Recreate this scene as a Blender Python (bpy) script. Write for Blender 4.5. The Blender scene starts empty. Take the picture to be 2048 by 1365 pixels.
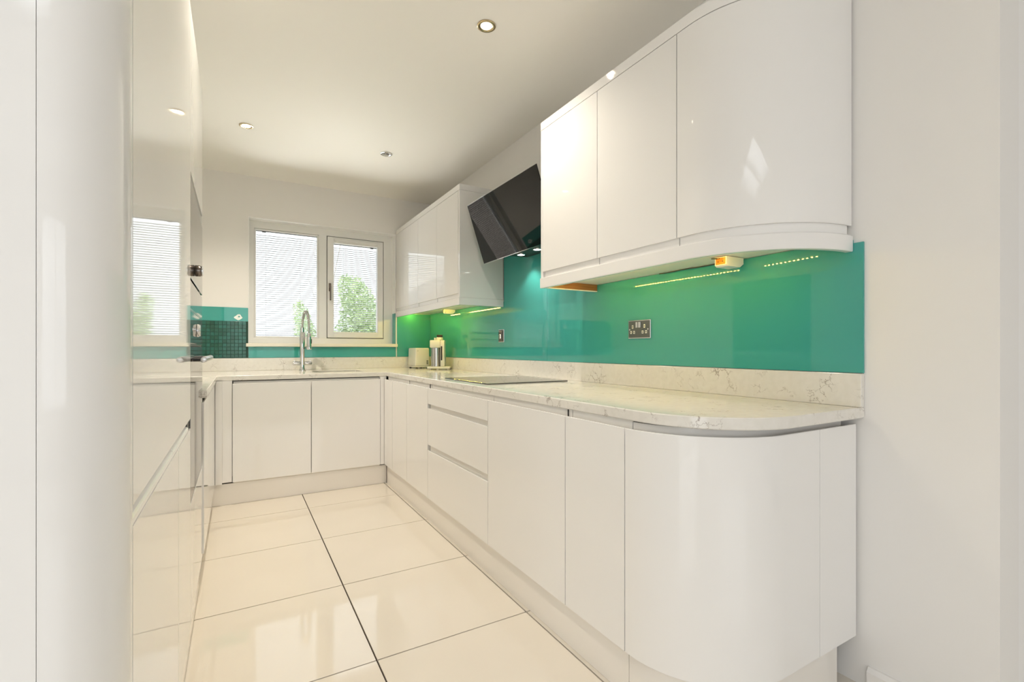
import bpy, bmesh, math, random
from mathutils import Vector, Matrix
random.seed(7)
scene = bpy.context.scene
COL = scene.collection

# ------------------------------------------------------------------ camera
YAW = math.radians(30.034)
cam_d = bpy.data.cameras.new('camera'); cam = bpy.data.objects.new('camera', cam_d); COL.objects.link(cam)
cam.location = (0, 0, 1.10)
cam.rotation_euler = (math.radians(90), 0, -YAW)
cam_d.sensor_width = 36.0
cam_d.lens = 36.0 * 952.5 / 2048.0
cam_d.shift_y = (698.4 - 682.5) / 2048.0
cam_d.clip_start = 0.01
scene.camera = cam

# ------------------------------------------------------------------ exposure, world and fill lamps
vs = scene.view_settings
vs.view_transform = 'Standard'; vs.look = 'None'; vs.gamma = 1.0; vs.use_curve_mapping = False
vs.exposure = 0.0
SKY = 1.65
world = bpy.data.worlds.new('overcast_sky'); scene.world = world; world.use_nodes = True
wn = world.node_tree; bg = wn.nodes['Background']
# overcast sky after the CIE law: zenith three times as bright as the horizon
wt_ = wn.nodes.new('ShaderNodeTexCoord'); wsep = wn.nodes.new('ShaderNodeSeparateXYZ'); wmx = wn.nodes.new('ShaderNodeMath'); wmx.operation = 'MAXIMUM'; wmx.inputs[1].default_value = 0.0
wma = wn.nodes.new('ShaderNodeMath'); wma.operation = 'MULTIPLY_ADD'; wma.inputs[1].default_value = 2.0 * SKY; wma.inputs[2].default_value = SKY
wn.links.new(wt_.outputs['Generated'], wsep.inputs[0]); wn.links.new(wsep.outputs['Z'], wmx.inputs[0]); wn.links.new(wmx.outputs[0], wma.inputs[0]); wn.links.new(wma.outputs[0], bg.inputs['Strength'])
bg.inputs['Color'].default_value = (0.95, 0.98, 1.0, 1)
scene.cycles.max_bounces = 10; scene.cycles.diffuse_bounces = 6; scene.cycles.glossy_bounces = 6
scene.cycles.transparent_max_bounces = 16; scene.cycles.sample_clamp_indirect = 6.0
scene.cycles.caustics_reflective = False; scene.cycles.caustics_refractive = False


def area_light(name, loc, rot, sx, sy, power, col):
    d = bpy.data.lights.new(name, 'AREA'); d.shape = 'RECTANGLE'; d.size = sx; d.size_y = sy
    d.energy = power; d.color = col
    o = bpy.data.objects.new(name, d); COL.objects.link(o); o.location = loc; o.rotation_euler = rot
    return o


# area lamps added at unseen openings behind the camera to augment the sky
area_light('patio_fill', (-3.34, -1.9, 1.08), (0, math.radians(-120), 0), 2.1, 2.2, 26, (0.90, 0.945, 1.0))
area_light('rear_fill', (0.4, -4.14, 1.4), (math.radians(124), 0, 0), 2.8, 1.8, 10, (0.90, 0.945, 1.0))
area_light('rooflight_fill', (-0.9, -0.9, 2.82), (0, 0, 0), 1.4, 1.2, 5, (0.90, 0.945, 1.0))
area_light('garden_up_fill', (0.74, 6.6, 0.55), (math.radians(-132), 0, 0), 2.2, 1.2, 160, (1.0, 0.985, 0.965))  # unseen lamp added outside, aimed up to brighten reveal and ceiling

WARM = (1.0, 0.90, 0.75)
LEDC = (1.0, 0.80, 0.16)

# ------------------------------------------------------------------ materials
def new_mat(name):
    m = bpy.data.materials.new(name); m.use_nodes = True
    return m, m.node_tree, m.node_tree.nodes['Principled BSDF']


def pm(name, col, rough=0.5, metal=0.0, spec=0.5, coat=0.0, ior=1.5):
    m, nt, p = new_mat(name)
    p.inputs['Base Color'].default_value = (*col, 1); p.inputs['Roughness'].default_value = rough
    p.inputs['Metallic'].default_value = metal; p.inputs['Specular IOR Level'].default_value = spec
    p.inputs['Coat Weight'].default_value = coat; p.inputs['Coat Roughness'].default_value = 0.03
    p.inputs['IOR'].default_value = ior
    return m


def add_bump(m, scale, strength, dist=0.002, detail=3):
    nt = m.node_tree; p = nt.nodes['Principled BSDF']
    tc = nt.nodes.new('ShaderNodeTexCoord'); n = nt.nodes.new('ShaderNodeTexNoise')
    n.inputs['Scale'].default_value = scale; n.inputs['Detail'].default_value = detail
    b = nt.nodes.new('ShaderNodeBump'); b.inputs['Strength'].default_value = strength; b.inputs['Distance'].default_value = dist
    nt.links.new(tc.outputs['Object'], n.inputs['Vector']); nt.links.new(n.outputs['Fac'], b.inputs['Height'])
    nt.links.new(b.outputs['Normal'], p.inputs['Normal'])


def emit(name, col, s):
    m = bpy.data.materials.new(name); m.use_nodes = True; nt = m.node_tree; nt.nodes.clear()
    e = nt.nodes.new('ShaderNodeEmission'); o = nt.nodes.new('ShaderNodeOutputMaterial')
    e.inputs['Color'].default_value = (*col, 1); e.inputs['Strength'].default_value = s
    nt.links.new(e.outputs[0], o.inputs[0]); return m


M = {}
M['gloss'] = pm('gloss_white_lacquer', (0.82, 0.81, 0.80), 0.035, ior=1.55)
M['rail'] = pm('white_satin_rail', (0.78, 0.76, 0.73), 0.22)
M['carcass'] = pm('white_carcass_board', (0.80, 0.77, 0.70), 0.45)
M['plinth'] = pm('white_plinth_board', (0.80, 0.77, 0.73), 0.13)
M['wall'] = pm('warm_white_paint', (0.815, 0.80, 0.78), 0.75, spec=0.2); add_bump(M['wall'], 90, 0.06)
M['wallw'] = pm('white_paint', (0.84, 0.83, 0.82), 0.75, spec=0.2); add_bump(M['wallw'], 90, 0.06)
M['ceil'] = pm('ceiling_paint', (0.88, 0.86, 0.82), 0.85, spec=0.1)
M['reveal'] = pm('brilliant_white_paint', (0.93, 0.93, 0.93), 0.6, spec=0.2)
M['skirt'] = pm('white_gloss_paint', (0.82, 0.80, 0.78), 0.25)
M['grout'] = pm('dark_brown_grout', (0.045, 0.03, 0.02), 0.8)
M['teal'] = pm('teal_back_painted_glass', (0.055, 0.345, 0.31), 0.03, spec=0.5)
M['glassedge'] = pm('pale_glass_edge', (0.55, 0.80, 0.70), 0.15)
M['chrome'] = pm('chrome', (0.72, 0.72, 0.72), 0.08, 1.0)
M['alu'] = pm('bright_aluminium', (0.93, 0.93, 0.94), 0.25, 0.35)
M['steel'] = pm('brushed_steel', (0.55, 0.54, 0.52), 0.25, 1.0)
M['darkchrome'] = pm('dark_chrome', (0.20, 0.17, 0.15), 0.15, 1.0)
M['blackglass'] = pm('black_glass', (0.006, 0.006, 0.007), 0.03, spec=0.4)
M['ovenglass'] = pm('smoked_mirror_glass', (0.05, 0.045, 0.04), 0.04, spec=0.9, ior=1.9)
M['hobglass'] = pm('black_ceramic_glass', (0.012, 0.012, 0.012), 0.05, spec=0.9, ior=1.7)
M['black'] = pm('black_plastic', (0.012, 0.012, 0.012), 0.35)
M['hoodbody'] = pm('dark_grey_metal', (0.03, 0.035, 0.035), 0.3, 0.3)
M['darkgap'] = pm('dark_gasket', (0.02, 0.018, 0.016), 0.7)
M['upvc'] = pm('white_upvc', (0.80, 0.80, 0.78), 0.25)
M['gasket'] = pm('grey_gasket', (0.36, 0.36, 0.35), 0.6)
m, nt, p = new_mat('white_blind_slat'); M['slat'] = m
p.inputs['Base Color'].default_value = (0.78, 0.80, 0.83, 1); p.inputs['Roughness'].default_value = 0.4
tl = nt.nodes.new('ShaderNodeBsdfTranslucent'); tl.inputs['Color'].default_value = (0.8, 0.82, 0.85, 1); mi = nt.nodes.new('ShaderNodeMixShader'); mi.inputs[0].default_value = 0.05
nt.links.new(p.outputs[0], mi.inputs[1]); nt.links.new(tl.outputs[0], mi.inputs[2]); nt.links.new(mi.outputs[0], nt.nodes['Material Output'].inputs[0])
M['sill'] = pm('cream_sill', (0.80, 0.76, 0.64), 0.2)
M['applw'] = pm('cream_white_plastic', (0.80, 0.77, 0.68), 0.3)
M['orange'] = pm('orange_label', (0.85, 0.24, 0.02), 0.4)
M['whitepl'] = pm('white_plastic', (0.82, 0.81, 0.77), 0.35)
M['socketplate'] = pm('mirrored_dark_plate', (0.16, 0.17, 0.15), 0.06, 1.0)
M['blotch'] = pm('pale_blotch_matt', (0.86, 0.92, 0.88), 0.7)
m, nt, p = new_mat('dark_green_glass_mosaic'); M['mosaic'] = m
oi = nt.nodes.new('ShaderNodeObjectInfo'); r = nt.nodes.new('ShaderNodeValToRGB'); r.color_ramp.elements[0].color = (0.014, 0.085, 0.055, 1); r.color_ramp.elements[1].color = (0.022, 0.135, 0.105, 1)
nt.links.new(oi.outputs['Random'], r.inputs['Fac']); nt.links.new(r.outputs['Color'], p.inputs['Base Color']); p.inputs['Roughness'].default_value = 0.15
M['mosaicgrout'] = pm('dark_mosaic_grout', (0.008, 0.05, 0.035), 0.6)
M['branch'] = pm('bark', (0.42, 0.38, 0.34), 0.9)
M['bluegrey'] = pm('blue_grey_roof_slate', (0.16, 0.19, 0.23), 0.7)
M['brick'] = pm('pale_render', (0.55, 0.48, 0.42), 0.9)
M['led'] = emit('led_bead_light', (1.0, 0.68, 0.09), 400.0)
M['ledb'] = emit('led_bead_light_far', (1.0, 0.72, 0.08), 800.0)
M['lamp'] = emit('warm_lamp', (1.0, 0.88, 0.66), 14.0)
M['hoodlamp'] = emit('hood_lamp', (1.0, 0.95, 0.85), 10.0)
M['brass'] = pm('warm_metal_ring', (0.62, 0.50, 0.33), 0.25, 1.0)
M['lampoff'] = pm('unlit_lamp_glass', (0.30, 0.29, 0.28), 0.2)

# cream polished porcelain tile: faint cloudiness
m, nt, p = new_mat('cream_polished_porcelain'); M['tile'] = m
tc = nt.nodes.new('ShaderNodeTexCoord'); n = nt.nodes.new('ShaderNodeTexNoise'); n.inputs['Scale'].default_value = 3.0
r = nt.nodes.new('ShaderNodeValToRGB'); r.color_ramp.elements[0].color = (0.70, 0.645, 0.565, 1); r.color_ramp.elements[1].color = (0.75, 0.695, 0.615, 1)
nt.links.new(tc.outputs['Object'], n.inputs['Vector']); nt.links.new(n.outputs['Fac'], r.inputs['Fac']); nt.links.new(r.outputs['Color'], p.inputs['Base Color'])
p.inputs['Roughness'].default_value = 0.055; p.inputs['Specular IOR Level'].default_value = 0.6; p.inputs['IOR'].default_value = 1.6

# white quartz with broken brown-grey veins
m, nt, p = new_mat('veined_white_quartz'); M['quartz'] = m
tc = nt.nodes.new('ShaderNodeTexCoord')
nz = nt.nodes.new('ShaderNodeTexNoise'); nz.inputs['Scale'].default_value = 7.0; nz.inputs['Detail'].default_value = 8; nz.inputs['Roughness'].default_value = 0.65
mixv = nt.nodes.new('ShaderNodeMix'); mixv.data_type = 'RGBA'; mixv.inputs[0].default_value = 0.16
vo = nt.nodes.new('ShaderNodeTexVoronoi'); vo.feature = 'DISTANCE_TO_EDGE'; vo.inputs['Scale'].default_value = 20.0
rv = nt.nodes.new('ShaderNodeValToRGB'); rv.color_ramp.elements[0].position = 0.0; rv.color_ramp.elements[0].color = (1, 1, 1, 1)
rv.color_ramp.elements[1].position = 0.035; rv.color_ramp.elements[1].color = (0, 0, 0, 1)
nm = nt.nodes.new('ShaderNodeTexNoise'); nm.inputs['Scale'].default_value = 11.0; nm.inputs['Detail'].default_value = 5
rm = nt.nodes.new('ShaderNodeValToRGB'); rm.color_ramp.elements[0].position = 0.51; rm.color_ramp.elements[0].color = (0, 0, 0, 1)
rm.color_ramp.elements[1].position = 0.68; rm.color_ramp.elements[1].color = (1, 1, 1, 1)
mul = nt.nodes.new('ShaderNodeMath'); mul.operation = 'MULTIPLY'
nb = nt.nodes.new('ShaderNodeTexNoise'); nb.inputs['Scale'].default_value = 40.0; nb.inputs['Detail'].default_value = 4
rb = nt.nodes.new('ShaderNodeValToRGB'); rb.color_ramp.elements[0].position = 0.35; rb.color_ramp.elements[0].color = (0.735, 0.71, 0.66, 1)
rb.color_ramp.elements[1].position = 0.65; rb.color_ramp.elements[1].color = (0.77, 0.745, 0.70, 1)
mx = nt.nodes.new('ShaderNodeMix'); mx.data_type = 'RGBA'
L = nt.links.new
L(tc.outputs['Object'], nz.inputs['Vector']); L(tc.outputs['Object'], mixv.inputs[6]); L(nz.outputs['Color'], mixv.inputs[7])
L(mixv.outputs[2], vo.inputs['Vector']); L(vo.outputs['Distance'], rv.inputs['Fac']); L(tc.outputs['Object'], nm.inputs['Vector'])
L(nm.outputs['Fac'], rm.inputs['Fac']); L(rv.outputs['Color'], mul.inputs[0]); L(rm.outputs['Color'], mul.inputs[1])
L(tc.outputs['Object'], nb.inputs['Vector']); L(nb.outputs['Fac'], rb.inputs['Fac']); L(rb.outputs['Color'], mx.inputs[6])
mx.inputs[7].default_value = (0.20, 0.15, 0.11, 1); L(mul.outputs[0], mx.inputs[0]); L(mx.outputs[2], p.inputs['Base Color'])
p.inputs['Roughness'].default_value = 0.10

# oak grain
m, nt, p = new_mat('oak_veneer'); M['oak'] = m
tc = nt.nodes.new('ShaderNodeTexCoord'); mp = nt.nodes.new('ShaderNodeMapping'); mp.inputs['Scale'].default_value = (3, 3, 120)
n = nt.nodes.new('ShaderNodeTexNoise'); n.inputs['Scale'].default_value = 2.0
r = nt.nodes.new('ShaderNodeValToRGB'); r.color_ramp.elements[0].color = (0.16, 0.065, 0.022, 1); r.color_ramp.elements[1].color = (0.36, 0.17, 0.065, 1)
nt.links.new(tc.outputs['Object'], mp.inputs['Vector']); nt.links.new(mp.outputs[0], n.inputs['Vector']); nt.links.new(n.outputs['Fac'], r.inputs['Fac'])
nt.links.new(r.outputs['Color'], p.inputs['Base Color']); p.inputs['Roughness'].default_value = 0.4

# leaves, grass, paving
m, nt, p = new_mat('shrub_leaf'); M['leaf'] = m
tc = nt.nodes.new('ShaderNodeTexCoord'); n = nt.nodes.new('ShaderNodeTexNoise'); n.inputs['Scale'].default_value = 9.0
r = nt.nodes.new('ShaderNodeValToRGB'); r.color_ramp.elements[0].color = (0.10, 0.24, 0.05, 1); r.color_ramp.elements[1].color = (0.72, 0.86, 0.46, 1)
nt.links.new(tc.outputs['Object'], n.inputs['Vector']); nt.links.new(n.outputs['Fac'], r.inputs['Fac']); nt.links.new(r.outputs['Color'], p.inputs['Base Color'])
p.inputs['Roughness'].default_value = 0.5
m, nt, p = new_mat('garden_paving'); M['paving'] = m
tc = nt.nodes.new('ShaderNodeTexCoord'); n = nt.nodes.new('ShaderNodeTexNoise'); n.inputs['Scale'].default_value = 1.4; n.inputs['Detail'].default_value = 6
r = nt.nodes.new('ShaderNodeValToRGB'); r.color_ramp.elements[0].color = (0.60, 0.52, 0.46, 1); r.color_ramp.elements[1].color = (0.75, 0.67, 0.61, 1)
nt.links.new(tc.outputs['Object'], n.inputs['Vector']); nt.links.new(n.outputs['Fac'], r.inputs['Fac']); nt.links.new(r.outputs['Color'], p.inputs['Base Color'])
p.inputs['Roughness'].default_value = 0.9

# thin window glass: clear sheet with a fresnel reflection
m = bpy.data.materials.new('window_glass'); m.use_nodes = True; nt = m.node_tree; nt.nodes.clear(); M['pane'] = m
o_ = nt.nodes.new('ShaderNodeOutputMaterial'); mi = nt.nodes.new('ShaderNodeMixShader'); fr = nt.nodes.new('ShaderNodeFresnel'); fr.inputs['IOR'].default_value = 1.35
tr = nt.nodes.new('ShaderNodeBsdfTransparent'); gl = nt.nodes.new('ShaderNodeBsdfGlossy'); gl.inputs['Roughness'].default_value = 0.01
tr.inputs['Color'].default_value = (0.97, 0.98, 0.98, 1)
nt.links.new(fr.outputs[0], mi.inputs[0]); nt.links.new(tr.outputs[0], mi.inputs[1]); nt.links.new(gl.outputs[0], mi.inputs[2]); nt.links.new(mi.outputs[0], o_.inputs[0])


# ------------------------------------------------------------------ builders
class B:
    """collects shapes in world coordinates, links them as one mesh object"""
    def __init__(self): self.bm = bmesh.new()

    def box(self, x0, x1, y0, y1, z0, z1, bev=0.0):
        t = bmesh.new(); bmesh.ops.create_cube(t, size=1.0)
        for v in t.verts:
            v.co = Vector(((x0 + x1) / 2 + v.co.x * (x1 - x0), (y0 + y1) / 2 + v.co.y * (y1 - y0), (z0 + z1) / 2 + v.co.z * (z1 - z0)))
        if bev: bmesh.ops.bevel(t, geom=t.edges[:], offset=bev, segments=2, affect='EDGES', profile=0.5)
        self._merge(t); return self

    def _merge(self, t):
        me = bpy.data.meshes.new('t'); t.to_mesh(me); t.free(); self.bm.from_mesh(me); bpy.data.meshes.remove(me)

    def poly(self, pts, z0, z1):
        n = len(pts)
        a = [self.bm.verts.new((x, y, z0)) for x, y in pts]; b = [self.bm.verts.new((x, y, z1)) for x, y in pts]
        self.bm.faces.new(a[::-1]); self.bm.faces.new(b)
        for i in range(n): self.bm.faces.new((a[i], a[(i + 1) % n], b[(i + 1) % n], b[i]))
        return self

    def prism(self, prof, axis, a0, a1):
        """closed profile extruded along axis 'x' (profile y,z) or 'y' (profile x,z)"""
        f = (lambda a, q: (a, q[0], q[1])) if axis == 'x' else (lambda a, q: (q[0], a, q[1]))
        a = [self.bm.verts.new(f(a0, q)) for q in prof]; b = [self.bm.verts.new(f(a1, q)) for q in prof]
        n = len(prof); self.bm.faces.new(a[::-1]); self.bm.faces.new(b)
        for i in range(n): self.bm.faces.new((a[i], a[(i + 1) % n], b[(i + 1) % n], b[i]))
        return self

    def sweep(self, path, prof):
        """closed profile (outward offset, z) swept along a plan path; outward = right-hand side (ty,-tx)"""
        n = len(path); rings = []
        seg = []
        for i in range(n - 1):
            d = Vector((path[i + 1][0] - path[i][0], path[i + 1][1] - path[i][1])); d.normalize(); seg.append(d)
        for i in range(n):
            t0 = seg[max(i - 1, 0)]; t1 = seg[min(i, n - 2)]
            n0 = Vector((t0.y, -t0.x)); n1 = Vector((t1.y, -t1.x)); mit = (n0 + n1) / (1 + n0.dot(n1))
            rings.append([self.bm.verts.new((path[i][0] + mit.x * o, path[i][1] + mit.y * o, z)) for o, z in prof])
        k = len(prof)
        for i in range(n - 1):
            for j in range(k):
                self.bm.faces.new((rings[i][j], rings[i][(j + 1) % k], rings[i + 1][(j + 1) % k], rings[i + 1][j]))
        self.bm.faces.new(rings[0]); self.bm.faces.new(rings[-1][::-1])
        return self

    def cyl(self, p0, p1, r0, r1=None, seg=20, bev=0.0):
        r1 = r0 if r1 is None else r1; p0 = Vector(p0); p1 = Vector(p1); d = p1 - p0
        t = bmesh.new(); bmesh.ops.create_cone(t, cap_ends=True, segments=seg, radius1=r0, radius2=r1, depth=d.length)
        if bev:
            es = [e for e in t.edges if len(e.link_faces) == 2 and any(len(f.verts) > 4 for f in e.link_faces)]
            bmesh.ops.bevel(t, geom=es, offset=bev, segments=2, affect='EDGES', profile=0.5)
        q = Vector((0, 0, 1)).rotation_difference(d.normalized()).to_matrix().to_4x4()
        bmesh.ops.transform(t, matrix=Matrix.Translation((p0 + p1) / 2) @ q, verts=t.verts[:]); self._merge(t); return self

    def tube(self, pts, r, seg=12):
        pts = [Vector(q) for q in pts]; rings = []
        up = Vector((0.31, 0.17, 0.93))
        for i, q in enumerate(pts):
            d = (pts[min(i + 1, len(pts) - 1)] - pts[max(i - 1, 0)]).normalized()
            a = d.cross(up); a.normalize(); b = d.cross(a)
            up = b if i == 0 else up
            rings.append([self.bm.verts.new(q + r * (math.cos(2 * math.pi * k / seg) * a + math.sin(2 * math.pi * k / seg) * b)) for k in range(seg)])
        for i in range(len(pts) - 1):
            for k in range(seg):
                self.bm.faces.new((rings[i][k], rings[i][(k + 1) % seg], rings[i + 1][(k + 1) % seg], rings[i + 1][k]))
        self.bm.faces.new(rings[0][::-1]); self.bm.faces.new(rings[-1]); return self

    def lathe(self, c, prof, seg=32):
        """profile (r,z) round the vertical axis at c"""
        rings = []
        for r_, z in prof:
            rings.append([self.bm.verts.new((c[0] + r_ * math.cos(2 * math.pi * k / seg), c[1] + r_ * math.sin(2 * math.pi * k / seg), c[2] + z)) for k in range(seg)])
        for i in range(len(prof) - 1):
            for k in range(seg):
                self.bm.faces.new((rings[i][k], rings[i][(k + 1) % seg], rings[i + 1][(k + 1) % seg], rings[i + 1][k]))
        return self

    def quad(self, pts):
        self.bm.faces.new([self.bm.verts.new(q) for q in pts]); return self

    def rot(self, c, ang):
        bmesh.ops.rotate(self.bm, verts=self.bm.verts[:], cent=Vector(c), matrix=Matrix.Rotation(ang, 3, 'Z')); return self

    def build(self, name, mat, parent=None, smooth=None, recalc=True):
        if recalc: bmesh.ops.recalc_face_normals(self.bm, faces=self.bm.faces[:])
        root = parent
        while root is not None and root.parent is not None: root = root.parent
        off = Vector(root.location) if root is not None else Vector((0, 0, 0))
        if root is None:
            zs = [v.co for v in self.bm.verts]
            off = Vector((sum(v.x for v in zs) / len(zs), sum(v.y for v in zs) / len(zs), min(v.z for v in zs)))
        for v in self.bm.verts: v.co -= off
        me = bpy.data.meshes.new(name); self.bm.to_mesh(me); self.bm.free()
        if isinstance(mat, (list, tuple)):
            for q in mat: me.materials.append(q)
        else: me.materials.append(mat)
        o = bpy.data.objects.new(name, me); COL.objects.link(o)
        if root is None: o.location = off
        else: o.parent = parent
        if smooth:
            for pgn in me.polygons: pgn.use_smooth = True
            try: me.set_sharp_from_angle(angle=math.radians(smooth))
            except Exception: pass
        return o


def empty(name, loc, label=None, cat=None, group=None):
    o = bpy.data.objects.new(name, None); o.empty_display_size = 0.05; COL.objects.link(o); o.location = loc
    return tag(o, label, cat, group)


def tag(o, label=None, cat=None, group=None, kind=None):
    if label: o['label'] = label
    if cat: o['category'] = cat
    if group: o['group'] = group
    if kind: o['kind'] = kind
    return o


def struct(o): o['kind'] = 'structure'; return o


def arc(cx, cy, r, a0, a1, n):
    return [(cx + r * math.cos(math.radians(a0 + (a1 - a0) * i / n)), cy + r * math.sin(math.radians(a0 + (a1 - a0) * i / n))) for i in range(n + 1)]


# ------------------------------------------------------------------ key dimensions
XW, YB, ZC = 1.77, 4.77, 2.62          # right wall, back wall, ceiling
XL = -0.75                              # wall behind the tall units
XT = -0.135                             # tall unit fronts
XD, YD = 1.042, 3.885                   # base door faces, right run and sink run
ZD0, ZD1 = 0.16, 0.854                  # base door bottom and top
WT0, WT1 = 0.875, 0.91                  # worktop
XU = 1.398                              # wall cabinet door faces
YN = 0.45                               # near end of the right wall
WX0, WX1, WZ0, WZ1 = 0.088, 1.396, 1.15, 2.262   # window opening

# ------------------------------------------------------------------ the setting
floor = struct(B().box(-3.3, 3.4, -4.1, 4.85, -0.06, -0.0075).build('floor', M['grout']))
tp, tx0, ty0, g = 0.62, 0.429, 3.555, 0.0026
tile_src = None
for i in range(-6, 5):
    for j in range(-2, 13):
        xa, xb = tx0 + i * tp, tx0 + (i + 1) * tp
        ya, yb = ty0 - j * tp, ty0 - (j - 1) * tp
        if ya < -4.05 or xb > 3.35 or xa < -3.35 or yb > 4.85: continue
        if yb > 4.0 and (xa > 1.2 or xb < -0.8): continue
        if xb < -0.9 and ya > 0.85: continue
        if tile_src is None:
            b = B(); b.box(-tp / 2 + g, tp / 2 - g, -tp / 2 + g, tp / 2 - g, -0.0075, 0.0, 0.0012)
            tile_src = b.build('tile', M['tile']); o = tile_src
        else:
            o = tile_src.copy(); COL.objects.link(o); o.name = 'tile'
        o.parent = floor; o.location = Vector(((xa + xb) / 2, (ya + yb) / 2, -0.0075)) - floor.location

RX0, RX1, RY0, RY1 = -1.6, -0.2, -1.5, -0.3      # rooflight behind the camera
b = B(); b.box(-3.3, 3.4, RY1, 4.87, ZC, ZC + 0.12).box(-3.3, 3.4, -4.1, RY0, ZC, ZC + 0.12).box(-3.3, RX0, RY0, RY1, ZC, ZC + 0.12).box(RX1, 3.4, RY0, RY1, ZC, ZC + 0.12)
struct(b.build('ceiling', M['ceil']))
w3 = struct(B().box(RX0, RX1, RY0, RY0 + 0.05, ZC + 0.04, ZC + 0.1).box(RX0, RX1, RY1 - 0.05, RY1, ZC + 0.04, ZC + 0.1).box(RX0, RX0 + 0.05, RY0 + 0.05, RY1 - 0.05, ZC + 0.04, ZC + 0.1).box(RX1 - 0.05, RX1, RY0 + 0.05, RY1 - 0.05, ZC + 0.04, ZC + 0.1).box(-0.95, -0.85, RY0 + 0.05, RY1 - 0.05, ZC + 0.04, ZC + 0.1).build('window_3', M['upvc']))
# back wall with the window opening (0.10 reveal, wall 0.28 thick)
b = B()
b.box(XL, WX0, YB, YB + 0.28, 0, ZC); b.box(WX1, XW + 0.15, YB, YB + 0.28, 0, ZC)
b.box(WX0, WX1, YB, YB + 0.28, 0, WZ0 - 0.03); b.box(WX0, WX1, YB, YB + 0.28, WZ1, ZC)
struct(b.build('wall_back', M['wall']))
struct(B().box(XW, XW + 0.15, YN, YB, 0, ZC).build('wall_right', M['wall']))
struct(B().box(XW + 0.15, 3.4, YN, YN + 0.15, 0, ZC).build('wall_return', M['wallw']))
struct(B().box(XL - 0.12, XL, 0.83, YB + 0.28, 0, ZC).build('wall_left', M['wall']))
struct(B().box(-3.3, XL - 0.12, 0.83, 0.95, 0, ZC).build('wall_side', M['wallw']))
struct(B().box(3.28, 3.4, -4.1, YN, 0, ZC).build('wall_far', M['wallw']))
b = B()      # wall with the patio door
b.box(-3.3, -3.2, -4.1, -3.0, 0, ZC); b.box(-3.3, -3.2, -0.8, 0.83, 0, ZC); b.box(-3.3, -3.2, -3.0, -0.8, 2.15, ZC)
struct(b.build('wall_patio', M['wallw']))
b = B()      # rear wall with an unseen window added to light the end panels
b.box(-3.2, -1.0, -4.1, -4.0, 0, ZC); b.box(1.8, 3.28, -4.1, -4.0, 0, ZC); b.box(-1.0, 1.8, -4.1, -4.0, 0, 0.5); b.box(-1.0, 1.8, -4.1, -4.0, 2.3, ZC)
struct(b.build('wall_rear', M['wallw']))
d1 = struct(B().box(-3.28, -3.22, -3.0, -2.93, 0, 2.15).box(-3.28, -3.22, -0.87, -0.8, 0, 2.15).box(-3.28, -3.22, -2.93, -0.87, 2.08, 2.15).box(-3.28, -3.22, -1.95, -1.86, 0, 2.08).build('door_1', M['upvc']))
w2 = struct(B().box(-1.0, 1.8, -4.08, -4.02, 0.5, 0.57).box(-1.0, 1.8, -4.08, -4.02, 2.23, 2.3).box(-1.0, -0.93, -4.08, -4.02, 0.57, 2.23).box(1.73, 1.8, -4.08, -4.02, 0.57, 2.23).box(0.36, 0.44, -4.08, -4.02, 0.57, 2.23).build('added_rear_window', M['upvc']))
# skirting along the near end of the right wall
prof = [(XW - 0.018, 0.0), (XW, 0.0), (XW, 0.075), (XW - 0.008, 0.075), (XW - 0.018, 0.062)]
struct(B().prism(prof, 'y', YN, 0.755).build('baseboard_right', M['skirt']))

# ------------------------------------------------------------------ kitchen window
win = struct(empty('window_1', (0.74, YB + 0.10, WZ0)))
FX0, FX1, FZ0, FZ1 = WX0, WX1, WZ0, WZ1
fy0, fy1 = YB + 0.10, YB + 0.17


def frame(b, x0, x1, z0, z1, w, y0, y1, bev=0.004):
    b.box(x0, x0 + w, y0, y1, z0, z1, bev); b.box(x1 - w, x1, y0, y1, z0, z1, bev)
    b.box(x0 + w * 0.9, x1 - w * 0.9, y0, y1, z0, z0 + w, bev); b.box(x0 + w * 0.9, x1 - w * 0.9, y0, y1, z1 - w, z1, bev)
    return b


b = B()
b.box(WX0, 0.137, fy0, fy1, FZ0, FZ1, 0.004); b.box(1.299, WX1, fy0, fy1, FZ0, FZ1, 0.004)
b.box(0.13, 1.305, fy0, fy1, FZ0, 1.203, 0.004); b.box(0.13, 1.305, fy0, fy1, 2.192, FZ1, 0.004)
b.box(0.680, 0.752, fy0, fy1, 1.20, 2.195, 0.004)
b.build('window_frame', M['upvc'], win)
# fixed light: bead around the left pane
frame(B(), 0.137, 0.680, 1.203, 2.192, 0.014, fy0 + 0.012, fy1 - 0.01, 0.003).build('glazing_bead', M['upvc'], win)
# opening sash with shadow gap
frame(B(), 0.752, 1.299, 1.203, 2.192, 0.008, fy0 + 0.02, fy0 + 0.03, 0).build('sash_gasket', M['gasket'], win)
sash = frame(B(), 0.758, 1.293, 1.209, 2.186, 0.058, fy0 - 0.012, fy1 - 0.01, 0.006).build('sash', M['upvc'], win)
h = B().box(0.768, 0.790, fy0 - 0.022, fy0 - 0.012, 1.655, 1.735, 0.005).build('window_handle', M['darkchrome'], sash)
h['label'] = 'chrome handle'
B2 = B().cyl((0.779, fy0 - 0.022, 1.695), (0.779, fy0 - 0.045, 1.695), 0.009, seg=14).box(0.772, 0.786, fy0 - 0.052, fy0 - 0.040, 1.565, 1.705, 0.004)
B2.build('handle_lever', M['darkchrome'], sash)
v = B().box(0.815, 1.235, fy0 - 0.030, fy0 - 0.012, 2.148, 2.168, 0.005).box(0.83, 1.22, fy0 - 0.022, fy0 - 0.012, 2.140, 2.148).build('trickle_vent', M['upvc'], sash)
panes = [(0.151, 0.666, 1.217, 2.178), (0.816, 1.235, 1.267, 2.128)]
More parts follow.
